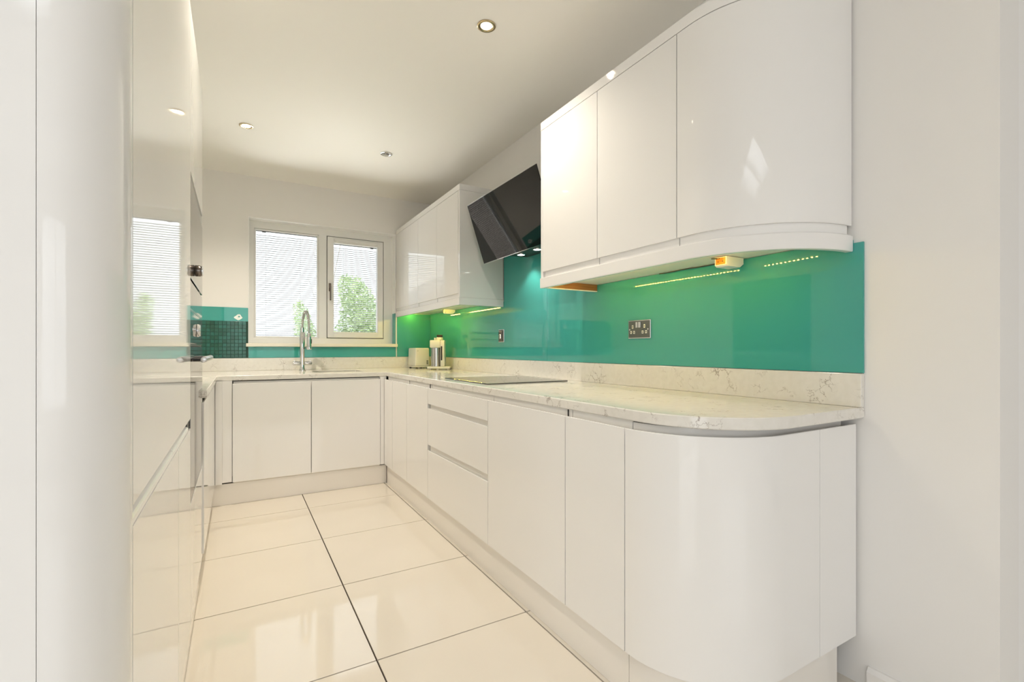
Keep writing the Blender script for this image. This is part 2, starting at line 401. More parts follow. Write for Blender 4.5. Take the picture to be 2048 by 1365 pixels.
for k, (x0, x1, z0, z1) in enumerate(panes):
    for yy in (fy0 + 0.024, fy0 + 0.052):
        B().box(x0 - 0.006, x1 + 0.006, yy, yy + 0.003, z0 - 0.006, z1 + 0.006).build('pane', M['pane'], win)
    B().box(x0, x1, fy0 + 0.034, fy0 + 0.046, z1 - 0.006, z1).build('blind_headrail', M['gasket'], win)
    xs = x0 + 0.05 if k == 0 else x1 - 0.06
    B().box(xs, xs + 0.03, fy0 + 0.0335, fy0 + 0.0465, z1 - 0.012, z1 - 0.0055, 0.001).build('blind_clip', M['black'], win)
    for xc in ([x0 + 0.08, x0 + 0.37] if k == 0 else [x0 + 0.095, x1 - 0.06]):
        B().box(xc - 0.0007, xc + 0.0007, fy0 + 0.0335, fy0 + 0.0345, z0, z1 - 0.006).build('blind_cord', M['gasket'], win)
    sp = 0.0198; n = int((z1 - z0 - 0.012) / sp); src = None
    for q in range(n):
        zc = z0 + 0.012 + q * sp
        if src is None:
            bb = B()
            c, s_ = math.cos(math.radians(27)), math.sin(math.radians(27))
            yv = fy0 + 0.040; w = 0.0062
            pr = [(yv - w * c, zc + w * s_ - 0.0003), (yv, zc + 0.0008), (yv + w * c, zc - w * s_ - 0.0003), (yv + w * c, zc - w * s_ + 0.0003), (yv, zc + 0.0014), (yv - w * c, zc + w * s_ + 0.0003)]
            bb.prism(pr, 'x', x0 + 0.002, x1 - 0.002); src = bb.build('slat', M['slat'], win); z_first = zc
        else:
            o = src.copy(); COL.objects.link(o); o.name = 'slat'; o.parent = win; o.location = (0, 0, zc - z_first)
B().box(0.070, 1.408, YB - 0.032, fy0, WZ0 - 0.03, WZ0, 0.004).build('window_sill', M['sill'], win)
# white plaster reveal linings
B().box(WX0 + 0.0005, WX1 - 0.0005, YB + 0.001, fy0, WZ1 - 0.006, WZ1 - 0.0005).build('reveal_lining', M['reveal'], win)
B().box(WX1 - 0.006, WX1 - 0.0005, YB + 0.001, fy0, 1.462, WZ1 - 0.006).build('reveal_lining', M['reveal'], win)
B().box(WX0 + 0.0005, WX0 + 0.006, YB + 0.001, fy0, WZ0, WZ1 - 0.006).build('reveal_lining', M['reveal'], win)

# ------------------------------------------------------------------ glass splashbacks
Z0S, Z1S = 1.0215, 1.459


def splash(name, x0, x1, y0, y1, z0, z1, label):
    o = B().box(x0, x1, y0, y1, z0, z1, 0.0012).build(name, M['teal'])
    return tag(o, label, 'splashback')


tag(B().prism([(0.768, Z0S), (2.587, Z0S), (2.587, 1.80), (2.118, 1.80), (2.118, 1.4610), (0.7995, 1.4610), (0.7995, 1.4495), (0.768, 1.4495)], 'x', XW - 0.0075, XW - 0.0005).build('glass_splashback', M['teal']),
    'long teal glass splashback with the double socket on the right wall', 'splashback')
tag(B().prism([(2.589, Z0S), (YB - 0.008, Z0S), (YB - 0.008, 1.4610), (3.172, 1.4610), (3.172, 1.80), (2.589, 1.80)], 'x', XW - 0.0075, XW - 0.0005).build('glass_splashback', M['teal']),
    'teal glass splashback with the single switch, behind toaster and hob', 'splashback')
splash('glass_splashback', XL + 0.004, WX0 - 0.001, YB - 0.0075, YB - 0.0005, Z0S, Z1S, 'teal glass splashback on the back wall left of the window')
splash('glass_splashback', WX0 + 0.0005, WX1 - 0.0005, YB - 0.0075, YB - 0.0005, Z0S, WZ0 - 0.031, 'low teal glass strip under the window sill')
splash('glass_splashback', WX1 + 0.013, XW - 0.008, YB - 0.0075, YB - 0.0005, Z0S, Z1S, 'teal glass panel in the corner right of the window')
splash('glass_splashback', WX1 - 0.0065, WX1 - 0.0005, YB + 0.002, fy0 - 0.002, WZ0 + 0.001, 1.461, 'small teal glass strip lining the window reveal beside the sash')

# mosaic patch on the left splashback
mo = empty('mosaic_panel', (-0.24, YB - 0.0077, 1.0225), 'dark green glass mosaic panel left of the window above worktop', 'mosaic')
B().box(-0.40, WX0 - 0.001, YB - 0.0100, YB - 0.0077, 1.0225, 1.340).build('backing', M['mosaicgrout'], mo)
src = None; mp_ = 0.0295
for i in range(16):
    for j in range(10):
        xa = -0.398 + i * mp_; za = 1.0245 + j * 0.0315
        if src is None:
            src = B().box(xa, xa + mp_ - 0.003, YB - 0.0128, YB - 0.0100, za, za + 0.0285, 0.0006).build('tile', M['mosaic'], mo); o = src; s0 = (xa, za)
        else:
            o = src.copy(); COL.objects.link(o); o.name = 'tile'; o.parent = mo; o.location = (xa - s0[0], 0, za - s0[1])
# irregular pale blotch above it, a teal spot on top
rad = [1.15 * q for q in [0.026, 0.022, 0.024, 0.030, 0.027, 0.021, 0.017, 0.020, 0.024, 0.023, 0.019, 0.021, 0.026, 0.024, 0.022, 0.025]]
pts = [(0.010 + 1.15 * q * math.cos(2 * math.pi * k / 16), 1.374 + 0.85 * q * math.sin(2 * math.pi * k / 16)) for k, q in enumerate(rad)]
sc_ = empty('pale_blotch', (0.010, YB - 0.0076, 1.374), 'irregular pale blotch on the teal glass above the mosaic', 'mark')
B().prism(pts, 'y', YB - 0.0082, YB - 0.0076).build('blotch', M['blotch'], sc_)
B().prism([(0.018 + 0.008 * math.cos(a * 0.9), 1.380 + 0.007 * math.sin(a * 0.9)) for a in range(7)], 'y', YB - 0.0086, YB - 0.0083).build('teal_spot', M['teal'], sc_)

# ------------------------------------------------------------------ worktop and upstands
wtop = empty('worktop', (0.5, 4.2, WT0), 'pale veined quartz worktop running round three sides with rounded near end', 'worktop')
nose = [(0, WT0 + 0.003), (-0.003, WT0), (-0.03, WT0), (-0.03, WT1), (-0.003, WT1), (0, WT1 - 0.003)]
WXF, WYF, WXL, WYE, WR = 1.0675, 3.91, -0.119, 0.768, 0.30
front = [(WXL, 2.60), (WXL, WYF), (WXF, WYF)] + arc(WXF + WR, WYE + WR, WR, 180, 270, 24) + [(XW - 0.002, WYE)]
b = B(); b.sweep(front, nose)
inner = [(XW - 0.002, WYE + 0.03), (XW - 0.002, WYF + 0.03), (WXF + 0.03, WYF + 0.03)] + arc(WXF + WR, WYE + WR, WR - 0.03, 180, 270, 24)
b.poly(inner, WT0, WT1)
SX0, SX1, SY0, SY1 = 0.548, 0.930, 4.13, 4.42
yk = WYF + 0.03
for (x0, x1, y0, y1) in ((XL + 0.002, SX0, yk, YB - 0.001), (SX1, XW - 0.002, yk, YB - 0.001), (SX0, SX1, yk, SY0), (SX0, SX1, SY1, YB - 0.001), (XL + 0.002, WXL - 0.03, 2.60, yk)):
    b.box(x0, x1, y0, y1, WT0, WT1)
b.build('slab', M['quartz'], wtop, smooth=35)
UT = 1.0195
B().box(XW - 0.022, XW - 0.001, 0.768, YB - 0.022, WT1 + 0.0003, UT, 0.0015).build('upstand', M['quartz'], wtop)
B().box(XL + 0.002, XW - 0.001, YB - 0.021, YB - 0.001, WT1 + 0.0003, UT, 0.0015).build('upstand', M['quartz'], wtop)
# undermounted bowl
b = B(); t_ = 0.002; zb = 0.72
b.box(SX0, SX1, SY0, SY1, zb - t_, zb); b.box(SX0 - t_, SX0, SY0, SY1, zb, WT0 - 0.0005); b.box(SX1, SX1 + t_, SY0, SY1, zb, WT0 - 0.0005)
b.box(SX0, SX1, SY0 - t_, SY0, zb, WT0 - 0.0005); b.box(SX0, SX1, SY1, SY1 + t_, zb, WT0 - 0.0005)
sk = empty('sink', (0.74, 4.28, zb), 'undermounted steel sink bowl sunk in the worktop beside the tap', 'sink')
b.build('bowl', M['steel'], sk)
B().lathe((0.74, 4.28, zb), [(0.001, 0.002), (0.03, 0.002), (0.042, 0.004), (0.045, 0.0005)]).build('waste', M['chrome'], sk, smooth=40)


# ------------------------------------------------------------------ base cabinets
def jdoor(z0, z1, th=0.022, lip=0.006, drop=0.03):
    return [(0, z0 + 0.001), (-0.001, z0), (-th, z0), (-th, z1 - drop), (-lip, z1), (-0.0012, z1), (0, z1 - 0.0012)]


def jwall(z0, z1, th=0.022, lip=0.006, rise=0.03):       # scooped bottom edge
    return [(0, z0 + 0.0012), (-0.0012, z0), (-lip, z0), (-th, z0 + rise), (-th, z1), (-0.001, z1), (0, z1 - 0.001)]


G = 0.0022
XC = XD + 0.024     # carcass front


def right_base(name, y0, y1, label, fronts, carc_top=0.84):
    e = empty(name, (XC + 0.2, (y0 + y1) / 2, 0.15), label, 'cabinet')
    B().box(XC, XW - 0.03, y0 + 0.0006, y1 - 0.0006, 0.15, carc_top - 0.02).build('carcass', M['carcass'], e)
    B().box(XC - 0.002 + 0.012, XC + 0.03, y0 + 0.002, y1 - 0.002, carc_top - 0.0195, WT0 - 0.001, 0.0005).build('handle_rail', M['rail'], e)
    for (a, c, z0, z1, nm) in fronts:
        B().sweep([(XD, c - G), (XD, a + G)], jdoor(z0, z1)).build(nm, M['gloss'], e)
    return e


c = right_base('corner_base_cabinet', 2.864, 3.886, 'white two-door corner base cabinet right of the sink doors',
               [(3.655, 3.886, ZD0, ZD1, 'corner_panel'), (3.294, 3.655, ZD0, ZD1, 'door'), (2.864, 3.294, ZD0, ZD1, 'door')])
c = right_base('drawer_cabinet', 2.035, 2.864, 'white base cabinet with three drawers and two finger grooves under the hob', [])
for (z0, z1) in ((0.16, 0.462), (0.497, 0.727), (0.754, 0.854)):
    B().sweep([(XD, 2.864 - G), (XD, 2.035 + 0.0003)], jdoor(z0, z1)).build('drawer', M['gloss'], c)
for zr in (0.475, 0.738):
    B().box(XC - 0.0118, XC - 0.0003, 2.0375, 2.846, zr - 0.040, zr + 0.03).build('groove_rail', M['rail'], c)
    B().box(XC - 0.0135, XC - 0.0003, 2.8462, 2.8482, zr - 0.012, zr + 0.016).build('groove_end', M['gasket'], c)
right_base('appliance_cabinet', 1.413, 2.035, 'wide plain white base cabinet front right of the drawers', [(1.413, 2.035 - 0.0013, ZD0, ZD1, 'door')])
right_base('narrow_base_cabinet', 1.104, 1.413, 'narrow white base cabinet door beside the curved end cabinet', [(1.104, 1.413, ZD0, ZD1, 'door')])
# dark joints in the grip rail between units
for (yy, w, zz, mm) in ((1.437, 0.004, 0.838, 'darkgap'), (2.905, 0.003, 0.842, 'darkgap'), (3.325, 0.002, 0.842, 'gasket')):
    B().box(XC + 0.0062, XC + 0.0098, yy - w / 2, yy + w / 2, zz, WT0 - 0.0015).build('rail_joint', M[mm], c)
# curved end cabinet
YE = 0.786; R1 = 0.312
e = empty('curved_base_cabinet', (1.4, 0.98, 0.15), 'white base cabinet with a curved door at the near end of the run', 'cabinet')
cpath = [(XD, 1.104 - G)] + arc(XD + R1, YE + R1, R1, 180, 270, 28) + [(1.536, YE)]
B().sweep(cpath, jdoor(ZD0, ZD1)).build('curved_door', M['gloss'], e, smooth=35)
B().sweep([(1.5378, YE), (1.755, YE)], jdoor(ZD0, ZD1)).build('end_panel', M['gloss'], e)
rp = [(XD + 0.036, 1.103)] + arc(XD + R1, YE + R1, R1 - 0.036, 180, 270, 28) + [(1.735, YE + 0.036)]
B().sweep(rp, [(0, 0.825), (-0.016, 0.825), (-0.016, WT0 - 0.001), (0, WT0 - 0.001)]).build('handle_rail', M['rail'], e, smooth=35)
inn = [(XW - 0.035, 1.1025), (XD + 0.06, 1.1025)] + arc(XD + R1, YE + R1, R1 - 0.06, 180, 270, 20) + [(XW - 0.035, YE + 0.06)]
B().poly(inn, 0.15, 0.82).build('carcass', M['carcass'], e)
gp = [(XD + 0.034, 1.1015)] + arc(XD + R1, YE + R1, R1 - 0.034, 180, 270, 28) + [(1.56, YE + 0.034)]
B().sweep(gp, [(0, WT0 - 0.0035), (-0.003, WT0 - 0.0035), (-0.003, WT0 - 0.0003), (0, WT0 - 0.0003)]).build('shadow_strip', M['darkgap'], e, smooth=35)

# sink cabinet, corner post and left cabinet
e = empty('sink_cabinet', (0.49, YD + 0.3, 0.15), 'white double-door sink cabinet under the window', 'cabinet')
YC_ = YD + 0.024
b = B(); b.box(-0.02, 1.010, YC_, YC_ + 0.018, 0.15, 0.70).box(-0.02, 0.0, YC_ + 0.018, YB - 0.03, 0.15, 0.70).box(0.99, 1.010, YC_ + 0.018, YB - 0.03, 0.15, 0.70).box(0.0, 0.99, YC_ + 0.018, YB - 0.03, 0.15, 0.17)
b.build('carcass', M['carcass'], e)
B().box(-0.02, 1.010, YC_ + 0.012, YC_ + 0.03, 0.7005, WT0 - 0.001).build('handle_rail', M['rail'], e)
for (x0, x1) in ((-0.026, 0.4885), (0.4915, 1.011)):
    B().sweep([(x0 + 0.0012, YD), (x1 - 0.0012, YD)], jdoor(ZD0, ZD1)).build('door', M['gloss'], e)
B().box(-0.026, 1.011, YC_ + 0.004, YC_ + 0.0118, WT0 - 0.006, WT0 - 0.001).build('shadow_strip', M['darkgap'], e)
e2 = tag(B().box(1.0125, XD - 0.001, YD + 0.001, YD + 0.02, ZD0, WT0 - 0.001, 0.001).box(1.0125, 1.0645, YD + 0.0201, YD + 0.04, ZD0, WT0 - 0.001).build('corner_post', M['gloss']),
         'white corner post between the sink doors and the right run', 'panel')
e = empty('left_base_cabinet', (-0.4, 3.2, 0.15), 'white base cabinet left of the sink beyond the oven tower', 'cabinet')
XLD = -0.130
B().box(XL + 0.03, XLD - 0.024, 2.60, 3.86, 0.15, 0.80).build('carcass', M['carcass'], e)
B().box(XLD - 0.07, XLD - 0.036, 2.60, 3.86, 0.8005, WT0 - 0.001).build('handle_rail', M['rail'], e)
for (y0, y1) in ((2.600, 3.23), (3.23, 3.862)):
    B().sweep([(XLD, y0 + G), (XLD, y1 - G)], jdoor(ZD0, ZD1)).build('door', M['gloss'], e)
b = B(); b.box(XLD + 0.001, -0.088, YD - 0.006, YD + 0.014, ZD0 - 0.005, WT0 - 0.001, 0.001); b.box(-0.088, -0.0275, YD + 0.012, YD + 0.030, ZD0, WT0 - 0.001, 0.001)
tag(b.build('corner_post', M['gloss']), 'white stepped corner post left of the sink doors', 'panel')

# plinths
pl = [(0, 0.0008), (-0.016, 0.0008), (-0.016, 0.149), (0, 0.149)]
XP, YP = 1.0668, 3.909
ppath = [(XP, YP - 0.0175), (XP, 1.112)]
tag(B().sweep(ppath, pl).build('plinth', M['plinth']), 'long white plinth under the right run of cabinets', 'plinth')
R2 = R1 - 0.026
tag(B().sweep([(XP, 1.1095)] + arc(XP + R2, YE + 0.026 + R2, R2, 180, 270, 24) + [(1.69, YE + 0.026)], pl).build('plinth', M['plinth'], smooth=35), 'curved white plinth under the rounded end cabinet', 'plinth')
tag(B().sweep([(-0.154, YP), (XP + 0.0005, YP)], pl).build('plinth', M['plinth']), 'white plinth under the sink doors', 'plinth')
tag(B().sweep([(-0.155, 2.60), (-0.155, YP - 0.001)], pl).build('plinth', M['plinth']), 'white plinth under the cabinet left of the sink', 'plinth')
tag(B().sweep([(-0.150, 0.92), (-0.150, 2.596)], pl).build('plinth', M['plinth']), 'white plinth under the fridge housing and oven tower', 'plinth')

# ------------------------------------------------------------------ wall cabinets
UZ0, UZ1 = 1.507, 2.256
CZ = 2.300


def wall_cab(name, y0, y1, label, door=None):
    e = empty(name, (XU + 0.2, (y0 + y1) / 2, 1.462), label, 'cabinet')
    B().box(XU + 0.0245, XW - 0.009, y0 + 0.0006, y1 - 0.0006, 1.4625, UZ1).build('carcass', M['carcass'], e)
    dy0, dy1 = door or (y0, y1)
    B().sweep([(XU, dy1 - G), (XU, dy0 + G)], jwall(UZ0, UZ1)).build('door', M['gloss'], e)
    return e


YR1, YR0 = 2.1135, 0.801
wall_cab('wall_cabinet', 1.656, 2.095, 'white gloss wall cabinet directly right of the cooker hood')
wall_cab('wall_cabinet', 1.211, 1.656, 'white gloss wall cabinet between the hood-side one and the curved one')
RU = 0.3615
e = empty('curved_wall_cabinet', (1.6, 1.0, 1.462), 'white wall cabinet with a curved door at the near end of the wall run', 'cabinet')
up = [(XU, 1.211 - G)] + arc(XU + RU, YR0 + RU, RU, 180, 270, 32)
up[-1] = (XU + RU, YR0)
B().sweep(up, jwall(UZ0, UZ1)).build('curved_door', M['gloss'], e, smooth=35)
ui = [(XW - 0.009, 1.2100), (XU + 0.03, 1.2100)] + arc(XU + RU, YR0 + RU, RU - 0.03, 180, 268, 24)
B().poly(ui, 1.4625, UZ1).build('carcass', M['carcass'], e)

upath = [(XU, YR1)] + [(XU, 1.3)] + arc(XU + RU, YR0 + RU, RU, 180, 270, 32)
uin = [(XW - 0.0085, YR1), (XW - 0.0085, YR0 + 0.031)]
corn = [(0, 2.2585), (-0.03, 2.2585), (-0.03, CZ), (0, CZ)]
tag(B().sweep(upath, corn).build('cornice', M['gloss'], smooth=35), 'white cornice strip along the top of the near wall cabinets', 'trim')
pelm = [(0.002, 1.4215), (0.004, 1.424), (0.004, 1.472), (0.0, 1.476), (-0.018, 1.476), (-0.018, 1.4215)]
pe = empty('light_pelmet', (XU, 1.5, 1.42), 'white light pelmet along the bottom of the near wall cabinets', 'trim')
ppu = [(XU, YR1), (XU, 1.3)] + arc(XU + RU, YR0 + RU, RU, 180, 270, 32)
B().sweep(ppu, pelm).build('pelmet_board', M['gloss'], pe, smooth=35)
# groove rail between doors and pelmet
grail = [(-0.008, 1.4765), (-0.0225, 1.4765), (-0.0225, 1.512), (-0.008, 1.512)]
B().sweep([(XU, 2.094), (XU, 1.3)] + arc(XU + RU, YR0 + RU, RU, 180, 268, 30), grail).build('groove_rail', M['gloss'], pe, smooth=35)
for yy in (2.086, 1.648, 1.203):
    B().box(XU + 0.006, XU + 0.0078, yy - 0.0012, yy + 0.0012, 1.4768, 1.506).build('groove_joint', M['gasket'], pe)
rp = B().box(XU + 0.0185, XW - 0.0095, 2.085, 2.101, 1.4265, 1.4615).build('return_board', M['oak'], pe); rp['label'] = 'oak-faced return board'
B().box(XU + 0.0185, XW - 0.0095, 2.0835, 2.1015, 1.4215, 1.426).build('board_edging', M['gloss'], pe)
tag(B().box(XU + 0.001, XW - 0.0095, 2.0962, YR1, 1.4625, 2.2575, 0.001).build('end_panel', M['gloss']), 'white end panel of the near wall cabinets beside the hood', 'panel')

# far wall cabinets
YL0 = 3.1785
wall_cab('wall_cabinet', 3.203, 3.637, 'white gloss wall cabinet next to the white end panel left of the hood')
wall_cab('wall_cabinet', 3.637, 4.092, 'white gloss wall cabinet in the middle of the far three')
wall_cab('wall_cabinet', 4.092, YB - 0.009, 'white gloss wall cabinet nearest the window')
tag(B().box(XU + 0.001, XW - 0.0095, YL0, 3.2018, 1.4765, 2.2575, 0.001).build('end_panel', M['gloss']), 'glossy white end panel facing the camera left of the hood', 'panel')
tag(B().sweep([(XU, YB - 0.009), (XU, YL0), (XW - 0.0095, YL0)], [(0, 2.2585), (-0.03, 2.2585), (-0.03, CZ), (0, CZ)]).build('cornice', M['gloss']), 'white cornice strip on top of the far wall cabinets', 'trim')
pe2 = empty('light_pelmet', (XU, 4.0, 1.42), 'white light pelmet under the far wall cabinets by the window', 'trim')
B().sweep([(XU, YB - 0.009), (XU, YL0), (XW - 0.0095, YL0)], pelm).build('pelmet_board', M['gloss'], pe2)
B().sweep([(XU, YB - 0.009), (XU, 3.2035)], grail).build('groove_rail', M['gloss'], pe2)
for yy in (3.63, 4.085):
    B().box(XU + 0.006, XU + 0.0078, yy - 0.001, yy + 0.001, 1.4768, 1.506).build('groove_joint', M['gasket'], pe2)


# under-cabinet led tapes with beads, light boxes and cables
def led_tape(x, y0, y1, label, n, bead, xe=None):
    xe = x if xe is None else xe
    e = empty('led_tape', (x, y0, 1.4605), label, 'light')
    B().tube([(x + (xe - x) * t / 8, y0 + (y1 - y0) * t / 8, 1.4612) for t in range(9)], 0.0012, 6).build('tape', M['whitepl'], e)
    src = None
    for k in range(n):
        t = (k + 0.5) / n; px, py = x + (xe - x) * t, y0 + (y1 - y0) * t
        if src is None:
            src = B().box(px - 0.0016, px + 0.0016, py - 0.0026, py + 0.0026, 1.4580, 1.4600, 0.0004).build('led', M[bead], e); s0 = (px, py); o = src
        else:
            o = src.copy(); COL.objects.link(o); o.name = 'led'; o.parent = e; o.location = (px - s0[0], py - s0[1], 0)
    return e


led_tape(1.54, 1.356, 2.02, 'strip of small led lights under the middle near wall cabinets', 36, 'led')
led_tape(1.575, 1.00, 1.262, 'short strip of led lights under the curved wall cabinet', 14, 'led', xe=1.545)
led_tape(1.54, 3.64, 4.255, 'led light strip under the far wall cabinets nearer the hood', 30, 'ledb')
led_tape(1.54, 4.44, 4.74, 'short led light strip under the wall cabinet by the window', 14, 'ledb')


def light_box(y, x0, x1, label, orange):
    e = empty('transformer_box', ((x0 + x1) / 2, y, 1.425), label, 'junction box')
    pr = [(x0, 1.4605), (x0, 1.429), (x0 + 0.010, 1.423), (x1 - 0.022, 1.423), (x1, 1.437), (x1, 1.4605)]
    B().prism(pr, 'y', y - 0.026, y + 0.026).build('casing', M['whitepl'], e)
    B().box(x0 - 0.0016, x0 - 0.0002, y - 0.021, y + 0.021, 1.431, 1.457, 0.0005).build('label_plate', M['orange'] if orange else M['applw'], e)
    for dy in (-0.010, 0.010):
        B().box(x0 - 0.0024, x0 - 0.0017, y + dy - 0.002, y + dy + 0.002, 1.440, 1.4435).build('screw', M['black'], e)
    B().tube([(x0 - 0.0045, y + 0.002, 1.4535), (x0 - 0.006, y + 0.012, 1.4545), (x0 - 0.004, y + 0.026, 1.4570), (x0 - 0.002, y + 0.04, 1.4590)], 0.0026, 8).build('plug_lead', M['black'], e)


light_box(1.205, 1.640, 1.745, 'white transformer box with an orange face under the near wall cabinets', True)
light_box(4.07, 1.640, 1.735, 'plain white transformer box under the far wall cabinets', False)
pts = [(1.748 + 0.003 * math.sin(k), 1.26 + k * 0.045, 1.4585 + 0.0006 * math.sin(k * 1.7)) for k in range(9)]
tag(B().tube(pts, 0.0022, 6).build('cable', M['black']), 'thin black cable along the wall behind the orange-faced box', 'cable')

# ------------------------------------------------------------------ cooker hood
e = empty('cooker_hood', (1.6, 2.65, 1.70), 'angled black glass cooker hood on the right wall', 'hood')
tx, tz, bx, bz = 1.424, 2.118, 1.557, 1.720
d = Vector((bx - tx, bz - tz)).normalized(); nrm = Vector((-d.y, d.x))   # inward (towards the wall)
if nrm.x < 0: nrm = -nrm
HY0, HY1 = 2.20, 3.10


def hp(s, o):   # point s along the glass, o behind it
    return (tx + d.x * s + nrm.x * o, tz + d.y * s + nrm.y * o)


Lg = math.hypot(bx - tx, bz - tz)
B().prism([hp(0, 0), hp(Lg, 0), hp(Lg, 0.006), hp(0, 0.006)], 'y', HY0, HY1).build('glass_panel', M['blackglass'], e)
B().prism([hp(-0.004, 0), hp(-0.0003, 0), hp(-0.0003, 0.008), hp(-0.004, 0.008)], 'y', HY0, HY1).build('edge_trim', M['chrome'], e)
B().prism([hp(Lg + 0.0003, 0), hp(Lg + 0.004, 0), hp(Lg + 0.004, 0.008), hp(Lg + 0.0003, 0.008)], 'y', HY0, HY1).build('edge_trim', M['chrome'], e)
B().prism([hp(0.004, 0.0065), hp(Lg - 0.01, 0.0065), hp(Lg - 0.01, 0.018), hp(0.004, 0.018)], 'y', HY0 + 0.02, HY1 - 0.02).build('frame', M['hoodbody'], e)
q0, q1 = hp(0.03, 0.0185), hp(Lg - 0.012, 0.0185)
bodyp = [q1, q0, (XW - 0.001, q0[1]), (XW - 0.001, 1.81), (XW - 0.009, 1.81), (XW - 0.009, q1[1] + 0.004)]
B().prism(bodyp, 'y', 2.47, 2.83).build('body', M['hoodbody'], e)
for yy in (2.55, 2.75):
    B().lathe((1.66, yy, q1[1] + 0.0015), [(0.001, -0.004), (0.024, -0.004)], 24).build('lamp', M['hoodlamp'], e, recalc=False)
    B().lathe((1.66, yy, q1[1] + 0.0015), [(0.024, -0.002), (0.024, -0.005), (0.032, -0.005), (0.033, 0.0005)], 24).build('lamp_ring', M['chrome'], e, smooth=40)
    sd = bpy.data.lights.new('hood_spot', 'SPOT'); sd.energy = 7; sd.color = (1, 0.95, 0.85); sd.spot_size = math.radians(110); sd.spot_blend = 0.6; sd.shadow_soft_size = 0.02
    so = bpy.data.objects.new('hood_spot', sd); COL.objects.link(so); so.parent = e; so.location = Vector((1.66, yy, q1[1] - 0.006)) - e.location
B().box(1.60, XW - 0.001, 2.50, 2.80, 2.125, ZC - 0.001).build('duct', M['wall'], e) if False else None

# ------------------------------------------------------------------ hob
e = empty('induction_hob', (1.42, 2.55, WT1), 'flat black glass induction hob set on the worktop', 'hob')
B().box(1.152, 1.678, 2.250, 2.850, WT1 + 0.0004, WT1 + 0.006, 0.0012).build('glass_top', M['hobglass'], e)
for (x, y, r_) in ((1.30, 2.40, 0.075), (1.30, 2.70, 0.09), (1.55, 2.40, 0.09), (1.55, 2.70, 0.07)):
    B().lathe((x, y, WT1 + 0.0062), [(r_ - 0.0012, 0.0), (r_, 0.0)], 40).build('cooking_ring', M['gasket'], e, recalc=False)
B().box(1.168, 1.174, 2.44, 2.446, WT1 + 0.0061, WT1 + 0.0066).build('touch_dot', M['whitepl'], e)

# ------------------------------------------------------------------ tap
e = empty('kitchen_tap', (0.497, 4.52, WT1), 'tall chrome spring-neck tap in front of the window', 'tap')
cx, cy = 0.497, 4.52
B().lathe((cx, cy, WT1), [(0.001, 0.0005), (0.030, 0.0005), (0.030, 0.006), (0.024, 0.010), (0.020, 0.03), (0.020, 0.058), (0.019, 0.11), (0.021, 0.18), (0.022, 0.205), (0.0225, 0.33), (0.019, 0.335), (0.015, 0.337), (0.015, 0.375), (0.001, 0.376)], 28).build('column', M['chrome'], e, smooth=40)
for s_ in (-1, 1):
    lv = B().cyl((cx + s_ * 0.018, cy, WT1 + 0.065), (cx + s_ * 0.078, cy, WT1 + 0.065), 0.0165, seg=20, bev=0.002).build('lever', M['chrome'], e, smooth=40)
    B().box(cx + s_ * 0.060, cx + s_ * 0.066, cy - 0.004, cy + 0.004, WT1 + 0.0815, WT1 + 0.087).build('lever_tip', M['chrome'], lv)
ex, ey = 0.530, 4.345
arcp = []
for k in range(25):
    a = math.pi * k / 24
    t = (1 - math.cos(a)) / 2
    arcp.append((cx + (ex - cx) * t, cy + (ey - cy) * t, 1.285 + 0.135 * math.sin(a)))
hose = [(cx, cy, 1.27)] + arcp + [(ex, ey, 1.235)]
B().tube(hose, 0.0085, 12).build('hose', M['steel'], e, smooth=60)
# spring coils round the hose
coil = []; tot = len(arcp) - 1
N = 34 * 8
for k in range(N + 1):
    u = k / N * tot; i = min(int(u), tot - 1); f_ = u - i
    p0 = Vector(arcp[i]).lerp(Vector(arcp[i + 1]), f_)
    dd = (Vector(arcp[i + 1]) - Vector(arcp[i])).normalized(); a1 = dd.cross(Vector((1, 0.2, 0))).normalized(); a2 = dd.cross(a1)
    ph = 2 * math.pi * k / 8
    coil.append(p0 + 0.0115 * (math.cos(ph) * a1 + math.sin(ph) * a2))
B().tube(coil, 0.0022, 6).build('spring', M['chrome'], e, smooth=60)
sp_ = B().lathe((ex, ey, 1.095), [(0.001, 0.0), (0.020, 0.0), (0.022, 0.006), (0.019, 0.02), (0.018, 0.10), (0.016, 0.13), (0.012, 0.14), (0.001, 0.141)], 24).build('spray_head', M['chrome'], e, smooth=40)
B().box(ex + 0.012, ex + 0.021, ey - 0.012, ey + 0.004, 1.145, 1.185, 0.003).build('trigger', M['black'], sp_)
B().tube([(cx, cy, 1.108), (cx + (ex - cx) * 0.5, cy + (ey - cy) * 0.5, 1.108), (ex, ey, 1.108)], 0.006, 10).build('support_arm', M['chrome'], e, smooth=60)
B().lathe((ex, ey, 1.103), [(0.0225, 0), (0.028, 0.0), (0.028, 0.010), (0.0225, 0.010)], 20).build('support_ring', M['chrome'], e, smooth=40)

# ------------------------------------------------------------------ worktop appliances
e = empty('toaster', (1.575, 4.50, WT1), 'cream toaster in the worktop corner by the window', 'toaster')
x0, x1, y0, y1 = 1.500, 1.650, 4.47, 4.70
b = B(); t = bmesh.new(); bmesh.ops.create_cube(t, size=1)
for v_ in t.verts:
    k = 1.0 if v_.co.z < 0 else 0.92
    v_.co = Vector(((x0 + x1) / 2 + v_.co.x * (x1 - x0) * k, (y0 + y1) / 2 + v_.co.y * (y1 - y0), WT1 + 0.022 + (v_.co.z + 0.5) * 0.178))
bmesh.ops.bevel(t, geom=t.edges[:], offset=0.012, segments=4, affect='EDGES', profile=0.5); b._merge(t)
b.build('body', M['applw'], e, smooth=40)
B().box(x0 + 0.003, x1 - 0.003, y0 + 0.004, y1 - 0.004, WT1 + 0.010, WT1 + 0.0215, 0.003).build('base', M['applw'], e)
